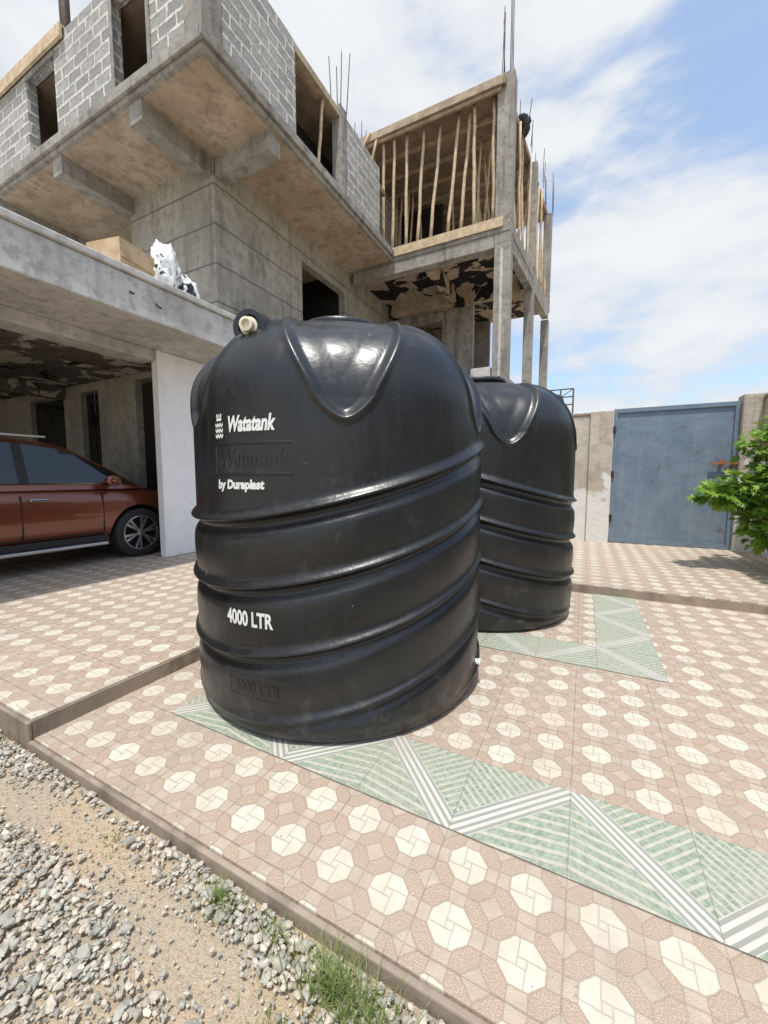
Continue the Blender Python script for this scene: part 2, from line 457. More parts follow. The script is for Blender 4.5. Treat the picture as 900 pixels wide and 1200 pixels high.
def cyl_local(V,F,p,d,rr,cap=True):
    p=Vector(p); d=Vector(d).normalized(); u=d.orthogonal().normalized(); w=d.cross(u); n=32; b=len(V)
    for o_,r in rr:
        for i in range(n):
            an=2*math.pi*i/n; V.append(p+d*o_+(u*math.cos(an)+w*math.sin(an))*r)
    for k in range(len(rr)-1):
        for i in range(n):
            j=(i+1)%n; F.append((b+k*n+i,b+k*n+j,b+(k+1)*n+j,b+(k+1)*n+i))
    if cap:
        F.append(tuple(b+i for i in range(n))[::-1]); F.append(tuple(b+(len(rr)-1)*n+i for i in range(n)))
def textmesh(txt,size,bold,shear=0):
    cu=bpy.data.curves.new('t','FONT'); cu.body=txt; cu.size=size; cu.offset=bold; cu.align_x='CENTER'; cu.align_y='CENTER'; cu.shear=shear; cu.resolution_u=4
    o=bpy.data.objects.new('t',cu); col.objects.link(o); dg=bpy.context.evaluated_depsgraph_get(); dg.update()
    me=bpy.data.meshes.new_from_object(o.evaluated_get(dg)); 
    V=np.array([v.co[:] for v in me.vertices]); F=[tuple(p.vertices) for p in me.polygons]
    bpy.data.objects.remove(o); return V,F
def wrap(V,F,ac,zc,width=None,off=.0035,flat=False):
    V=V.copy()
    if width: V[:,0]*=width/(V[:,0].max()-V[:,0].min())
    a=ac+V[:,0]/RB; z=zc+V[:,1]; rs=[]
    for x,zz in zip(a,z):
        rs.append(RB+float(max(body_disp(np.array(x+dd),np.array(zz+dz)) for dd in (-.02,0,.02) for dz in (-.015,0,.015)))+off)
    if flat:
        m=max(rs); rs=[m]*len(rs)
    return [(r*math.cos(x),r*math.sin(x),zz) for r,x,zz in zip(rs,a,z)],F
def tank(name,loc,rot):
    e=empty(name,loc); e.rotation_euler.z=rot
    def ch(n,V,F,m,smooth=False):
        o=obj(n,V,F,m,None,smooth); o.parent=e; return o
    o=bpy.data.objects.new('shell',shell); col.objects.link(o); o.parent=e
    a=R(-35); ca,sa=math.cos(a),math.sin(a); f=R(-14); cf,sf=math.cos(f),math.sin(f); V=[];F=[]
    px,py=ca*.78,sa*.78
    cyl_local(V,F,(px-cf*.34,py-sf*.34,2.035),(cf,sf,.0),((0,.105),(.30,.09),(.32,.086),(.335,.086),(.342,.080),(.342,.055),(.32,.052)))
    b1=ch('inlet_boss',V,F,tankmat,True); em=b1.modifiers.new('e','EDGE_SPLIT'); em.split_angle=R(35)
    V=[];F=[]
    cyl_local(V,F,(px-cf*.02,py-sf*.02,2.035),(cf,sf,0),((0,.044),(.025,.044),(.027,.034),(.055,.034),(.057,.022),(.04,.020)))
    b2=ch('inlet_pipe',V,F,cream_p,True); em=b2.modifiers.new('e','EDGE_SPLIT'); em.split_angle=R(35)
    V=[];F=[]; a=R(64); ca,sa=math.cos(a),math.sin(a)
    cyl_local(V,F,(ca*.84,sa*.84,.15),(ca,sa,0),((0,.055),(.05,.055),(.052,.035),(.07,.035)))
    ch('outlet_boss',V,F,tankmat,False)
    V=[];F=[]
    cyl_local(V,F,(ca*.905,sa*.905,.15),(ca,sa,0),((0,.02),(.025,.02),(.027,.025),(.036,.025)))
    ch('outlet_cap',V,F,whitep,False)
    TV,TF=textmesh('Watatank',.10,.004,.25); v,f=wrap(TV,TF,R(-28.5),1.545,.275); ch('lettering_main',v,f,whitep)
    TV,TF=textmesh('by Duraplast',.058,.003,.1); v,f=wrap(TV,TF,R(-33),1.262,.30,.003,True); ch('lettering_small',v,f,whitep)
    TV,TF=textmesh('4000 LTR',.10,.0034); v,f=wrap(TV,TF,R(-30),.615,.28,.002,True); ch('lettering_capacity',v,f,whitep)
    TV,TF=textmesh('Watatank',.125,.001,.25); v,f=wrap(TV,TF,R(-29),1.385,.40,.002); ch('embossed_name',v,f,tankmat)
    TV,TF=textmesh('4000 LTR',.08,.001); v,f=wrap(TV,TF,R(-28),.27,.27,.002); ch('embossed_capacity',v,f,tankmat)
    LV=[];LF=[]
    def rect(x0,y0,x1,y1):
        k=len(LV); LV.extend([(x0,y0,0),(x1,y0,0),(x1,y1,0),(x0,y1,0)]); LF.append((k,k+1,k+2,k+3))
    for r_ in range(3):
        yb=-.05+r_*.026
        for i in range(6):
            x=-.03+i*.01; dy=.006*(1 if i%2 else -1)
            k=len(LV); LV.extend([(x,yb-dy,0),(x+.0101,yb+dy,0),(x+.0101,yb+dy+.014,0),(x,yb-dy+.014,0)]); LF.append((k,k+1,k+2,k+3))
    rect(-.02,.03,.02,.042)
    for x in (-.02,-.004,.012): rect(x,.044,x+.009,.062)
    v,f=wrap(np.array(LV),LF,R(-41),1.54); ch('emblem',v,f,whitep)
    return e
tank('water_tank',(-1.467,2.255,.004),math.atan2(-2.255,1.467))
tank('water_tank',(-.985,4.055,.004),R(-76.3+135))

# ---------------------------------------------------------------- unfinished house
H=empty('unfinished_house')
ZG=.1
box('white_pillar',(-5.72,3.72,ZG),(-5.58,4.62,3.138),white,H,.012)
box('carport_beam',(-5.96,-6,2.98),(-5.60,3.718,3.138),conc_l,H,.012)
box('carport_roof',(-13.9,-6,3.14),(-4.62,4.62,3.56),conc_l,H,.015)
box('carport_roof_lip',(-13.9,-6.03,3.562),(-4.585,4.66,3.64),conc_l,H,.015)
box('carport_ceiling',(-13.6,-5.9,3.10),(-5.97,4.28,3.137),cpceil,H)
wall('carport_side_wall','x',-13.9,-5.73,4.3,4.48,ZG,3.139,[(-7.1,-6.25,ZG+.02,3.0),(-8.85,-8.25,1.5,2.95),(-10.9,-9.5,1.5,2.95)],cpwall,H)
wall('carport_back_wall','y',-6,4.3,-13.9,-13.75,ZG,3.139,[],cpwall,H)
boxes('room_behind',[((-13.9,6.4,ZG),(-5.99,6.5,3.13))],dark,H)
for i,(a,b,z0,z1) in enumerate([(-8.85,-8.25,1.5,2.95),(-10.9,-9.5,1.5,2.95)]):
    boxes('window_leaf_%d'%(i+1),[((a+.03,4.38,z0+.03),((a+b)/2-.02,4.40,z1-.03)),(((a+b)/2+.02,4.38,z0+.03),(b-.03,4.40,z1-.03))],glass,H)
boxes('carport_door',[((-7.06,4.40,ZG+.03),(-6.69,4.43,2.96)),((-6.66,4.40,ZG+.03),(-6.29,4.43,2.96))],dark,H)
boxes('ceiling_beams',[((-13.6,1.9,2.9),(-6.0,2.1,3.098)),((-9.6,-5.9,2.88),(-9.4,1.88,3.098)),((-9.6,2.12,2.88),(-9.4,4.28,3.098))],cpceil,H)
poles('conduit_stubs',[((-4.63,3.1,3.36),(-4.56,3.12,3.30),.012,.012),((-4.63,2.8,3.38),(-4.55,2.8,3.34),.012,.012)],steel,H)
wall('first_floor_side','y',4.85,14.0,-5.78,-5.6,3.64,6.499,[(7.1,8.8,3.66,5.95)],wallm,H)
wall('first_floor_front','x',-7.85,-5.782,4.85,5.03,3.64,6.499,[],wallm,H)
wall('first_floor_recess','x',-13.9,-7.85,6.0,6.18,3.64,6.499,[(-10.9,-9.9,3.9,5.9),(-8.7,-8.2,4.6,5.9)],wallm,H)
box('recess_return',(-7.85,5.032,3.64),(-7.68,6.0,6.499),wallm,H)
boxes('interior_shade_walls',[((-13.8,7.5,3.64),(-7.12,7.6,6.49)),((-7.1,5.2,3.64),(-7.0,13.9,6.49)),((-6.98,8.86,3.64),(-5.79,8.95,6.49))],dark,H)  # added near-black walls; their colour stands in for shade inside the openings
box('ground_floor_side',(-5.79,4.63,ZG),(-5.61,14,3.638),wallm,H)
box('block_upstand',(-5.58,4.68,3.2),(-5.25,6.6,3.80),block,H)
box('block_upstand_low',(-5.58,6.62,3.2),(-5.25,9.0,3.62),conc,H)
prism('second_slab',[(-13.9,3.65),(-4.33,3.65),(-4.33,8.98),(-5.5,8.98),(-13.9,8.98)],6.5,6.74,conc,H,.015)
prism('second_slab_soffit',[(-13.8,3.72),(-4.40,3.72),(-4.40,8.9),(-13.8,8.9)],6.494,6.4985,soff,H)
boxes('cantilever_beams',[((-5.9,3.70,6.22),(-5.62,4.85,6.493)),((-8.0,3.70,6.22),(-7.72,4.85,6.493)),((-5.58,4.87,6.22),(-4.42,5.12,6.493)),((-10.2,3.70,6.22),(-9.95,6.0,6.493))],conc,H)
box('slab_edge_nib',(-13.9,3.60,6.56),(-4.30,3.648,6.70),conc,H,.01)
box('slab_edge_nib_side',(-4.328,3.60,6.58),(-4.28,8.98,6.72),conc,H,.01)
wall('upper_block_wall_front','x',-13.9,-4.66,3.67,3.82,6.742,8.12,[(-6.17,-5.33,6.80,7.95),(-8.6,-7.7,6.75,7.95),(-11.5,-10.2,6.9,7.9)],block,H)
box('upper_corner_column',(-4.655,3.66,6.742),(-4.34,3.98,8.4),conc,H,.01)
wall('upper_block_wall_side','y',3.985,5.42,-4.49,-4.34,6.742,8.15,[],block,H)
wall('upper_block_wall_side_far','y',6.95,8.3,-4.49,-4.34,6.742,8.15,[],block,H)
box('upper_side_column',(-4.52,6.70,6.742),(-4.33,6.94,8.25),conc,H,.01)
box('upper_side_lintel',(-4.50,5.43,8.02),(-4.345,6.69,8.14),wood,H)
boxes('window_frames',[((-6.19,3.655,6.742),(-6.12,3.669,8.0)),((-5.38,3.655,6.742),(-5.31,3.669,8.0)),((-6.11,3.655,7.93),(-5.39,3.669,8.0)),((-8.63,3.655,7.9),(-7.68,3.669,7.98))],conc,H)
boxes('upper_deck',[((-13.7,3.85,7.98),(-4.51,8.9,8.10))],ply,H)
boxes('upper_shade_backing',[((-13.7,4.75,6.742),(-5.2,4.85,7.97)),((-5.19,4.75,6.742),(-5.1,8.9,7.97))],dark,H)  # backing added behind the upper openings, interior shade painted as near-black
poles('upper_props',[((-5.75,3.95,6.75),(-5.70,3.95,8.1),.035,.03),((-8.2,3.95,6.75),(-8.1,3.95,8.1),.03,.03),((-4.5,6.2,6.75),(-4.44,6.3,8.05),.03,.028)],bamboo,H,wob=.006)
box('edge_plank_top',(-10.6,3.60,7.98),(-7.35,3.64,8.16),bamboo,H)
box('edge_plank_flat',(-10.6,3.64,8.125),(-7.35,3.9,8.16),wood,H)
poles('steel_mast',[((-9.15,4.6,8.1),(-9.15,4.6,11.5),.09,.09)],steel,H,n=8)
W=[(-5.79,9.0),(-1.6,9.0),(-1.2,13.9),(-5.79,13.9)]
def inset(d): return [(-5.55,9.0+d),(-1.6-d,9.0+d),(-1.2-d,13.9-d),(-5.55,13.9-d)]
prism('wing_first_slab',W,3.2,3.5,conc,H,.015)
prism('wing_second_slab',W,6.5,6.74,conc,H,.015)
prism('wing_second_soffit',inset(.05),6.493,6.498,soffb,H)
prism('wing_formwork',[(-5.6,8.93),(-1.80,8.93),(-1.36,14.0),(-5.6,14.0)],9.36,9.42,ply,H)
def along(t,z0,z1,nm,w=.11,mat=conc):
    x=-1.6+.4*t; y=9.0+4.9*t
    if t<.01: return box(nm,(x-.33,y+.01,z0),(x+.012,y+.32,z1),mat,H,.012)
    return box(nm,(x-2*w,y-w,z0),(x+.012,y+w,z1),mat,H,.012)
for k,t in enumerate((0,.5,.97)):
    along(t,ZG,3.199,'wing_column_g%d'%k); along(t,3.501,6.218 if k else 6.30,'wing_column_a%d'%k); along(t,6.742,9.355 if k else 9.62,'wing_column_b%d'%k)
boxes('column_cover_strips',[((-1.80,8.99,3.52),(-1.74,9.008,6.2))],conc_l,H)
box('front_band_beam',(-5.48,9.012,6.22),(-1.94,9.25,6.492),conc,H,.012)
box('column_head',(-1.93,9.01,6.301),(-1.588,9.33,6.493),conc,H)
prism('side_band_beam',[(-1.78,9.34),(-1.60,9.34),(-1.21,13.6),(-1.39,13.6)],6.22,6.492,conc,H)
boxes('inner_soffit_beams',[((-5.48,11.2,6.15),(-1.75,11.42,6.491)),((-3.6,9.26,6.2),(-3.4,11.19,6.491))],soffb,H)
box('front_edge_plank',(-5.45,8.96,6.60),(-1.75,8.985,6.80),bamboo,H)
wall('wing_back_wall','x',-5.6,-3.0,13.6,13.75,3.5,6.49,[],conc,H)
wall('wing_cross_wall','x',-5.6,-3.0,11.45,11.6,3.5,6.49,[(-4.8,-3.9,3.6,5.9)],conc,H)
wall('wing_ground_wall','x',-5.6,-1.95,9.3,9.45,ZG,3.19,[(-4.5,-3.2,1.0,2.6)],wallm,H)
prism('wing_ground_side',[(-1.74,9.4),(-1.60,9.4),(-1.22,13.5),(-1.36,13.5)],ZG,3.19,wallm,H)
box('wing_upstand',(-2.4,9.02,3.505),(-1.96,9.2,3.75),conc_l,H,.01)
box('wing_upper_back',(-5.4,13.6,6.742),(-3.2,13.7,9.35),ply,H)
box('wing_upper_mid',(-5.3,11.6,6.742),(-4.0,11.7,9.25),dark,H)
wall('wing_upper_left_block','x',-5.5,-4.9,9.02,9.17,6.742,8.9,[],block,H)
box('wing_upper_left_wall',(-5.5,9.18,6.742),(-5.35,13.5,9.35),block,H)
boxes('formwork_joists',[((-5.6,8.95+i*.62,9.27),(-1.85+i*.045,9.0+i*.62,9.355)) for i in range(8)],wood,H)
boxes('formwork_edge',[((-5.62,8.89,9.34),(-1.80,8.925,9.50))],wood,H)
prism('formwork_edge_side',[(-1.795,8.9),(-1.76,8.9),(-1.32,14.0),(-1.355,14.0)],9.34,9.47,ply,H)
seg=[]
for i in range(10):
    x=-5.1+i*.34+random.uniform(-.09,.09); seg.append(((x,9.1+random.uniform(0,.15),6.745),(x+random.uniform(-.2,.28),9.05+random.uniform(0,.2),9.36),.042,.033))
for i in range(32):
    x=random.uniform(-5.2,-1.9); y=random.uniform(9.8,13.4); seg.append(((x,y,6.745),(x+random.uniform(-.3,.3),y+random.uniform(-.15,.15),9.36),.034,.026))
for i in range(11):
    t=(i+.6)/11.3; x=-1.72+.4*t; y=9.2+4.7*t; seg.append(((x,y,6.745),(x+random.uniform(-.12,.05),y+random.uniform(-.45,.45),9.36),.034,.028))
seg+= [((-5.5,8.95,6.9),(-4.7,8.93,9.5),.03,.03),((-4.9,8.87,9.5),(-5.6,8.9,8.4),.03,.028)]
poles('bamboo_props',seg,bamboo,H,wob=.014)
seg=[]
def rebar(x,y,z,h,n=4,s=.1):
    for i in range(n):
        dx=(i%2)*s*2-s; dy=(i//2)*s*2-s
        seg.append(((x+dx,y+dy,z),(x+dx*1.2+random.uniform(-.05,.05),y+dy+random.uniform(-.05,.05),z+h*random.uniform(.8,1.1)),.009,.009))
rebar(-1.78,9.17,9.6,1.6,6,.08); rebar(-1.6,11,9.4,.7); rebar(-1.45,12.4,9.4,.8); rebar(-1.3,13.8,9.4,1.1); rebar(-4.43,6.82,8.2,1.0); rebar(-5.3,9.1,9.5,.5)
rebar(-1.55,10.2,9.4,.5,2)
poles('starter_bars',seg,steel,H,n=5)
e=empty('plywood_crate')
e.location=(-5.05,3.0,3.645); e.rotation_euler=(0,0,R(12)); e.scale=(.8,.8,.85)
for n_,lo,hi in (('side_a',(-.3,-.32,0),(.3,-.29,.42)),('side_b',(-.3,.29,0),(.3,.32,.42)),('end_a',(.27,-.288,0),(.3,.288,.42)),('end_b',(-.3,-.288,0),(-.27,.288,.42)),('base',(-.268,-.288,.0),(.268,.288,.02)),('batten',(.302,-.31,.18),(.32,.31,.24))):
    box(n_,lo,hi,card,e)
def lump(name,c,r,mat,seed):
    bm=bmesh.new(); bmesh.ops.create_icosphere(bm,subdivisions=4,radius=1); random.seed(seed)
    from mathutils import noise as N
    for v in bm.verts:
        k=1+.35*N.noise(v.co*1.7+Vector((seed,0,0)))+.22*N.noise(v.co*5+Vector((seed,3,0)))
        v.co=Vector((v.co.x*r[0]*k,v.co.y*r[1]*k,max(v.co.z,-.8)*r[2]*k))+Vector(c)
    me=bpy.data.meshes.new(name); bm.to_mesh(me); bm.free(); me.materials.append(mat)
    me.polygons.foreach_set('use_smooth',[True]*len(me.polygons))
    o=bpy.data.objects.new(name,me); col.objects.link(o); return o
bagm=Mat('cement_bag',.6); bagm.color(bagm.mix(bagm.ramp(bagm.noise(6,2,dist=.8),.54,.56),(.75,.75,.73),(.03,.03,.035)))
lump('cement_bag',(-4.88,3.42,3.90),(.15,.17,.32),bagm.m,3)
lump('cement_bag',(-4.9,3.72,3.80),(.14,.17,.2),bagm.m,9)
lump('plastic_bag',(-5.35,7.0,3.84),(.12,.22,.26),whitep,5)
lump('tarpaulin_bundle',(-1.62,10.4,9.55),(.16,.25,.18),plast,8)

# ---------------------------------------------------------------- boundary walls and gate
b=empty('boundary_wall')
box('wall_panel_left',(-1.1,8.30,.0),(.05,8.48,2.44),bwall,b,.01)
box('gate_pier_left',(.052,8.24,.0),(.42,8.52,2.50),bwall,b,.012)
box('gate_pier_right',(2.20,8.24,.0),(2.62,8.52,2.62),bwall,b,.012)
box('coping_left',(-1.1,8.28,2.442),(.05,8.50,2.49),kerbm,b,.008)
b2=empty('boundary_wall')
box('side_wall',(2.45,-3,.0),(2.62,8.23,2.52),bwall,b2,.01)
box('side_coping',(2.43,-3,2.522),(2.64,8.23,2.58),kerbm,b2,.008)
g=empty('steel_gate')
box('gate_leaf',(.45,8.36,.14),(2.18,8.40,2.50),gate_paint,g,.006)
boxes('gate_frame',[((.43,8.33,.13),(.49,8.357,2.53)),((2.13,8.33,.13),(2.19,8.357,2.53)),((.492,8.33,2.46),(2.128,8.357,2.53)),((.492,8.33,.13),(2.128,8.357,.19))],gate_paint,g)
boxes('hinges',[((.40,8.30,z),(.47,8.329,z+.12)) for z in (.5,1.3,2.1)],steel,g)
boxes('bolt',[((1.85,8.28,1.52),(2.26,8.31,1.55)),((1.97,8.31,1.48),(2.01,8.328,1.60)),((2.12,8.31,1.48),(2.16,8.328,1.60))],rust,g)
boxes('lock_plate',[((2.04,8.31,1.34),(2.12,8.328,1.46))],rust,g)
seg=[]
for x in (-.95,-.65,-.35):
    seg.append(((x,11.5,0),(x,11.5,3.6),.02,.02))
for z in (3.2,3.4,3.6): seg.append(((-.95,11.5,z),(-.35,11.5,z),.015,.015))
seg.append(((-.95,11.5,3.2),(-.35,11.5,3.6),.01,.01))
poles('steel_railing',seg,steel,None,n=6)

# ---------------------------------------------------------------- shrub
lm=Mat('shrub_leaf',.45,0,.4)
oi=lm.nt.nodes.new('ShaderNodeAttribute'); oi.attribute_name='lc'
lm.color(S(lm.nt,oi.outputs[0]))
tr=lm.nt.nodes.new('ShaderNodeBsdfTranslucent'); lm.nt.links.new(oi.outputs[0],tr.inputs[0])
mx=lm.nt.nodes.new('ShaderNodeMixShader'); mx.inputs[0].default_value=.3
lm.nt.links.new(lm.b.outputs[0],mx.inputs[1]); lm.nt.links.new(tr.outputs[0],mx.inputs[2]); lm.nt.links.new(mx.outputs[0],lm.nt.nodes['Material Output'].inputs[0])
def shrub():
    random.seed(5)
    e=empty('leafy_shrub')
    seg=[((2.25,6.75,.08),(2.17,6.72,.75),.028,.022),((2.17,6.72,.75),(2.15,6.8,1.5),.022,.012)]
    cl=[]
    for (c,r,n) in [((2.02,6.72,1.72),(.20,.22,.16),90),((1.80,6.55,1.22),(.20,.20,.12),90),((1.52,6.45,1.08),(.18,.17,.11),80),((1.70,6.5,1.02),(.18,.17,.10),70),((1.95,6.7,1.12),(.24,.22,.16),120),((2.1,6.5,.98),(.2,.25,.12),70),((2.05,6.6,.62),(.16,.18,.18),90),((1.95,6.55,.80),(.16,.18,.12),50),((2.15,6.9,1.95),(.14,.16,.12),40),((2.18,6.3,1.35),(.16,.22,.25),90),((2.15,5.9,1.1),(.16,.25,.25),70),((2.12,6.6,1.5),(.18,.2,.16),80)]:
        c=Vector(c); s=Vector((2.16,6.73,.5+.3*(c.z-.5))); seg.append((s,c,.012,.005)); cl.append((c,r,n))
    V=[];F=[];C=[]
    lobes=[(0,0),(.25,.10),(.42,.42),(.20,.38),(.30,.80),(.08,.62),(0,1.0),(-.08,.62),(-.30,.80),(-.20,.38),(-.42,.42),(-.25,.10)]
    for c,r,n in cl:
        for _ in range(n):
            d=Vector((random.gauss(0,.6),random.gauss(0,.6),random.gauss(0,.6)))
            if d.length>1.4: d.normalize()
            p=c+Vector((d.x*r[0],d.y*r[1],d.z*r[2])); 
            if p.x>2.36: p.x=2.36-random.random()*.1
            s=random.uniform(.09,.18)
            out=(d+Vector((0,0,.2))).normalized()
            t=(out+Vector((random.uniform(-.6,.6),random.uniform(-.6,.6),random.uniform(-.6,.1)))).normalized()
            up=(Vector((0,0,1))+Vector((random.uniform(-.6,.6),random.uniform(-.9,.3),0))).normalized()
            sd=t.cross(up).normalized(); up=sd.cross(t)
            k=len(V)
            for x,y in lobes: V.append(p+sd*x*s+t*y*s+up*(-.35*y*y*s+.25*abs(x)*s))
            V.append(p+t*.42*s-up*.06*s)
            for i in range(12): F.append((k+i,k+(i+1)%12,k+12))
            g_=random.random(); cc=(.10+.15*g_,.22+.17*g_,.025+.02*g_,1)
            C+= [cc]*13
            if random.random()<.15: seg.append((c,p,.003,.002))
    o=obj('leaves',V,F,lm.m,e)
    ca=o.data.color_attributes.new('lc','FLOAT_COLOR','POINT'); ca.data.foreach_set('color',np.array(C).ravel())
    poles('branches',seg,simple('bark',(.18,.13,.08),(.28,.21,.13),20,.9),e,n=6,wob=.004)
shrub()

# ---------------------------------------------------------------- parked car
def car():
    e=empty('parked_car')
    cx=-6.92; wy=3.62; z0=.1
    st=[(.92,.70,.62,.40),(.90,.78,.80,.34),(.80,.86,.93,.32),(.55,.91,1.02,.32),(.2,.93,1.08,.32),(-.2,.935,1.11,.32),(-.5,.935,1.12,.32),(-1.2,.935,1.13,.32),(-2.2,.935,1.15,.32),(-3.0,.93,1.17,.32),(-3.5,.90,1.17,.34),(-3.72,.84,1.10,.38),(-3.76,.78,.80,.42)]
    V=[];F=[]
    def sec(w,zt,zb):
        h=zt-zb
        half=[(0,zt),(w*.55,zt-.01),(w*.82,zt-.035),(w*.93,zt-.085),(w*.985,zt-.17),(w,zb+h*.55),(w*.992,zb+h*.3),(w*.97,zb+h*.12),(w*.90,zb),(0,zb)]
        return half+[(-x,z) for x,z in half[-2:0:-1]]
    n=18
    for y,w,zt,zb in st:
        for x,z in sec(w,zt,zb): V.append((cx+x,wy+y,z0+z))
    for k in range(len(st)-1):
        for i in range(n):
            j=(i+1)%n; F.append((k*n+i,k*n+j,(k+1)*n+j,(k+1)*n+i))
    F.append(tuple(range(n))); F.append(tuple((len(st)-1)*n+i for i in range(n))[::-1])
    me=bpy.data.meshes.new('body'); me.from_pydata(V,[],F); me.materials.append(carpaint); me.materials.append(plast)
    bm=bmesh.new(); bm.from_mesh(me); bmesh.ops.recalc_face_normals(bm,faces=bm.faces); bm.to_mesh(me); bm.free()
    bo=bpy.data.objects.new('body',me); col.objects.link(bo); bo.parent=e
    ss=bo.modifiers.new('s','SUBSURF'); ss.levels=ss.render_levels=2
    cutters=[]
    for yy in (0,-2.75):
        bm=bmesh.new(); bmesh.ops.create_cone(bm,cap_ends=True,segments=48,radius1=.43,radius2=.43,depth=2.4,matrix=Matrix.Translation((cx,wy+yy,z0+.37))@Matrix.Rotation(R(90),4,'Y'))
        m2=bpy.data.meshes.new('c'); bm.to_mesh(m2); bm.free(); m2.materials.append(plast); c=bpy.data.objects.new('c',m2); col.objects.link(c); cutters.append(c)
        bl=bo.modifiers.new('b','BOOLEAN'); bl.object=c; bl.operation='DIFFERENCE'; bl.solver='EXACT'; bl.material_mode='TRANSFER'
    dg=bpy.context.evaluated_depsgraph_get(); dg.update()
    nm=bpy.data.meshes.new_from_object(bo.evaluated_get(dg)); bo.modifiers.clear(); bo.data=nm
    nm.polygons.foreach_set('use_smooth',[True]*len(nm.polygons))
    es=bo.modifiers.new('e','EDGE_SPLIT'); es.split_angle=R(40)
    for c in cutters: bpy.data.objects.remove(c)
    DY=.36
    cs=[(-.30,1.10,.86,.80),(-.62,1.32,.865,.76),(-1.12,1.60,.87,.70),(-1.30,1.66,.87,.69),(-1.66,1.70,.87,.68),(-1.76,1.705,.87,.68),(-2.55,1.71,.87,.68),(-2.65,1.705,.87,.68),(-3.35,1.64,.86,.67),(-3.55,1.60,.85,.66),(-3.95,1.22,.82,.72)]
    V=[];F=[];I=[]
    for y,zr,wb,wr in cs:
        zb=1.04; h=zr-zb
        half=[(wb+.02,zb),(wb,min(zb+.08,zr-.02)),(wr+.02,zr-.07),(wr-.05,zr-.015),(0,zr+.01)]
        full=half+[(-x,z) for x,z in half[-2::-1]]
        for x,z in full: V.append((cx+x,wy+y+DY,z0+z))
    n=9
    for k in range(len(cs)-1):
        for i in range(n-1):
            F.append((k*n+i,k*n+i+1,(k+1)*n+i+1,(k+1)*n+i))
            if k<2: I.append(1 if i in(1,3,4,6) else 0)
            elif i in(1,6): I.append(2 if k in (4,6) else (0 if k in (8,9) else 1))
            elif k==len(cs)-2 and i in (2,3,4,5): I.append(1)
            else: I.append(0)
    F.append(tuple(range(n))); I.append(1); F.append(tuple((len(cs)-1)*n+i for i in range(n))[::-1]); I.append(0)
    o=obj('cabin',V,F,[carpaint,glass,plast],e,False,I)
    bv=o.modifiers.new('b','BEVEL'); bv.width=.012; bv.segments=2
    xs=cx+.935
    boxes('belt_trim',[((cx+.878,wy-3.0,z0+1.115),(cx+.895,wy-.25,z0+1.13))],chrome,e)
    boxes('door_seams',[((xs-.02,wy-.52,z0+.45),(xs+.0015,wy-.512,z0+.98)),((xs-.02,wy-1.42,z0+.45),(xs+.0015,wy-1.412,z0+.98)),((xs-.02,wy-2.40,z0+.6),(xs+.0015,wy-2.392,z0+.98)),((xs-.03,wy-2.2,z0+.43),(xs-.003,wy-.52,z0+.437))],plast,e)
    for i,y in enumerate((-1.34,-2.30)):
        box('door_handle_%d'%i,(xs-.01,wy+y,z0+.90),(xs+.028,wy+y+.17,z0+.935),chrome,e,.008)
    box('running_board',(cx+.80,wy-2.25,z0+.27),(cx+1.02,wy-.52,z0+.315),alloy,e,.012)
    box('sill_trim',(cx+.80,wy-2.25,z0+.316),(cx+.935,wy-.5,z0+.40),plast,e,.01)
    m_=lump('mirror',(0,0,0),(.07,.10,.075),carpaint,2); m_.location=(cx+1.03,wy-.42,z0+1.16); m_.parent=e
    box('mirror_arm',(cx+.86,wy-.44,z0+1.09),(cx+1.0,wy-.38,z0+1.12),plast,e,.01)
    box('headlamp',(cx+.66,wy+.62,z0+.74),(cx+.90,wy+.80,z0+.87),alloy,e,.03)
    box('roof_rail',(cx+.60,wy-2.8,z0+1.715),(cx+.63,wy-1.0,z0+1.745),alloy,e,.01)
    for i,(sx,yy) in enumerate(((1,0),(1,-2.75),(-1,0),(-1,-2.75))):
        V=[];F=[]
        px=cx+sx*.70
        prof=((0,.20),(0,.33),(.02,.362),(.06,.37),(.17,.37),(.21,.362),(.225,.335),(.228,.27),(.205,.262),(.10,.255),(.09,.05))
        cyl_local(V,F,(px,wy+yy,z0+.37),(sx,0,0),prof)
        o=obj('tyre_%d'%i,V,F,rubber,e,True); q=o.modifiers.new('e','EDGE_SPLIT'); q.split_angle=R(45)
        V=[];F=[]
        cyl_local(V,F,(px+sx*.19,wy+yy,z0+.37),(sx,0,0),((0,.262),(.03,.262),(.034,.245),(.005,.238)),cap=False)
        cyl_local(V,F,(px+sx*.14,wy+yy,z0+.37),(sx,0,0),((0,.06),(.075,.055),(.08,.03)))
        for s in range(6):
            an=s*math.pi/3+.3
            for da in (-.16,.16):
                p0=Vector((px+sx*.195,wy+yy+math.cos(an)*.05,z0+.37+math.sin(an)*.05)); p1=Vector((px+sx*.205,wy+yy+math.cos(an+da)*.25,z0+.37+math.sin(an+da)*.25))
                t=(p1-p0).normalized(); w=Vector((1,0,0)).cross(t)*.016; u=Vector((.014,0,0)); k=len(V)
                for b_ in (p0,p1): V+=[b_-w-u,b_+w-u,b_+w+u,b_-w+u]
                F+=[(k,k+1,k+5,k+4),(k+1,k+2,k+6,k+5),(k+2,k+3,k+7,k+6),(k+3,k,k+4,k+7)]
        obj('rim_%d'%i,V,F,alloy,e)
car()

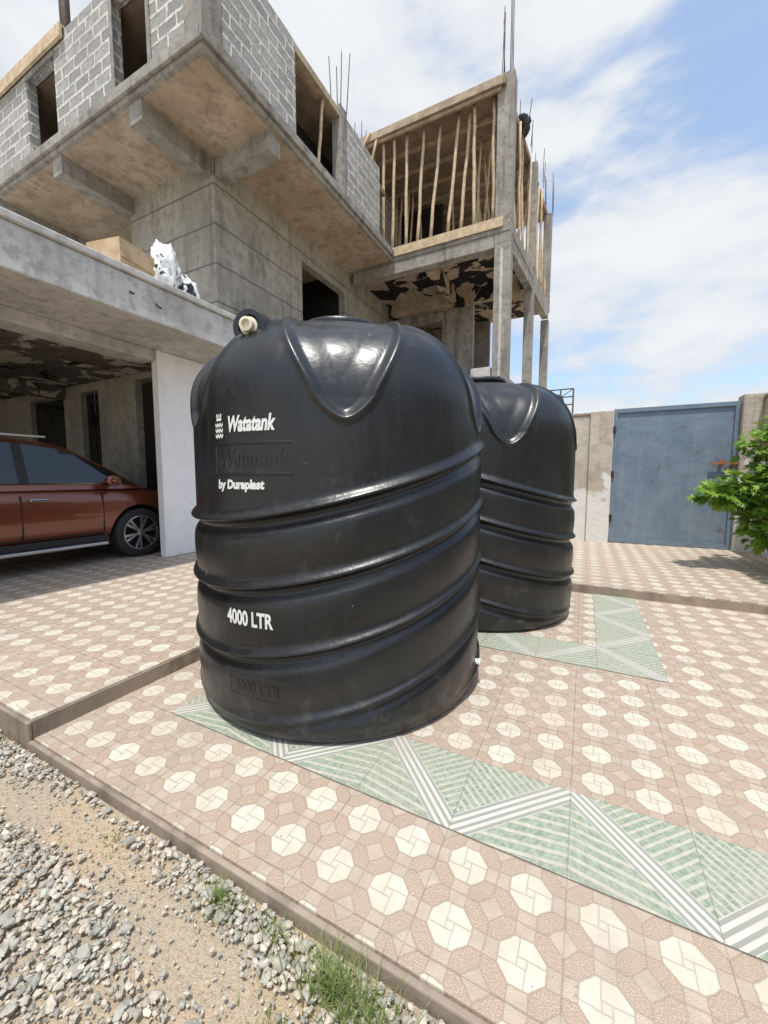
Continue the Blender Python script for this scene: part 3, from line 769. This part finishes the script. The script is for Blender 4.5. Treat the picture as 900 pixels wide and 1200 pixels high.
# ---------------------------------------------------------------- light, sky, camera
EL=71
d=Vector((-.30*math.cos(R(EL)),.954*math.cos(R(EL)),-math.sin(R(EL)))).normalized()
L=bpy.data.lights.new('sun','SUN'); L.energy=3.9; L.angle=R(.8); L.color=(1,.965,.91)
lo=bpy.data.objects.new('sun',L); lo.rotation_euler=d.to_track_quat('-Z','Y').to_euler(); lo.location=(0,-5,20); col.objects.link(lo)
w=bpy.data.worlds.new('World'); sc.world=w; w.use_nodes=True; nt=w.node_tree
bg=nt.nodes['Background']; bg.inputs[1].default_value=.14
sky=nt.nodes.new('ShaderNodeTexSky'); sky.sky_type='NISHITA'; sky.sun_disc=False; sky.sun_elevation=R(EL); sky.sun_rotation=R(180-17.5); sky.air_density=1.1; sky.dust_density=2.5; sky.ozone_density=1.2
tc=nt.nodes.new('ShaderNodeTexCoord'); sp=nt.nodes.new('ShaderNodeSeparateXYZ'); nt.links.new(tc.outputs['Generated'],sp.inputs[0])
X,Y,Z=[S(nt,sp.outputs[i]) for i in range(3)]
zz=M(nt,'MAXIMUM',Z,0)+.9
cb=nt.nodes.new('ShaderNodeCombineXYZ'); nt.links.new((X/zz+.35).s,cb.inputs[0]); nt.links.new((Y/zz).s,cb.inputs[1]); nt.links.new((Z*1.9).s,cb.inputs[2])
n1=nt.nodes.new('ShaderNodeTexNoise'); n1.inputs['Scale'].default_value=3.4; n1.inputs['Detail'].default_value=6; n1.inputs['Roughness'].default_value=.53; n1.inputs['Distortion'].default_value=.1
nt.links.new(cb.outputs[0],n1.inputs['Vector'])
nf=S(nt,n1.outputs[0])
f=nf+.17*(1-Z)-.045-.22*(X-.02)*Z
mr=nt.nodes.new('ShaderNodeMapRange'); mr.interpolation_type='SMOOTHSTEP'; nt.links.new(f.s,mr.inputs[0]); mr.inputs[1].default_value=.47; mr.inputs[2].default_value=.62; mr.inputs[3].default_value=.22; mr.inputs[4].default_value=.95
# brighter and greyer parts inside the cloud sheet
mr2=nt.nodes.new('ShaderNodeMapRange'); mr2.interpolation_type='SMOOTHSTEP'; nt.links.new(nf.s,mr2.inputs[0]); mr2.inputs[1].default_value=.40; mr2.inputs[2].default_value=.66
cl=nt.nodes.new('ShaderNodeMix'); cl.data_type='RGBA'; nt.links.new(mr2.outputs[0],cl.inputs[0]); cl.inputs[6].default_value=(5.1,5.45,5.95,1); cl.inputs[7].default_value=(6.5,6.6,6.7,1)
sk=nt.nodes.new('ShaderNodeMix'); sk.data_type='RGBA'; sk.blend_type='MULTIPLY'; sk.inputs[0].default_value=1; nt.links.new(sky.outputs[0],sk.inputs[6]); sk.inputs[7].default_value=(1.65,1.8,1.85,1)
mix=nt.nodes.new('ShaderNodeMix'); mix.data_type='RGBA'; nt.links.new(mr.outputs[0],mix.inputs[0]); nt.links.new(sk.outputs[2],mix.inputs[6]); nt.links.new(cl.outputs[2],mix.inputs[7])
nt.links.new(mix.outputs[2],bg.inputs[0])
cam=bpy.data.cameras.new('Camera'); co=bpy.data.objects.new('Camera',cam); col.objects.link(co)
cam.sensor_fit='VERTICAL'; cam.sensor_height=36; cam.lens=13.8; cam.clip_end=1500; cam.clip_start=.02
co.location=(0,0,1.3); co.rotation_euler=(R(85),0,R(27)); sc.camera=co
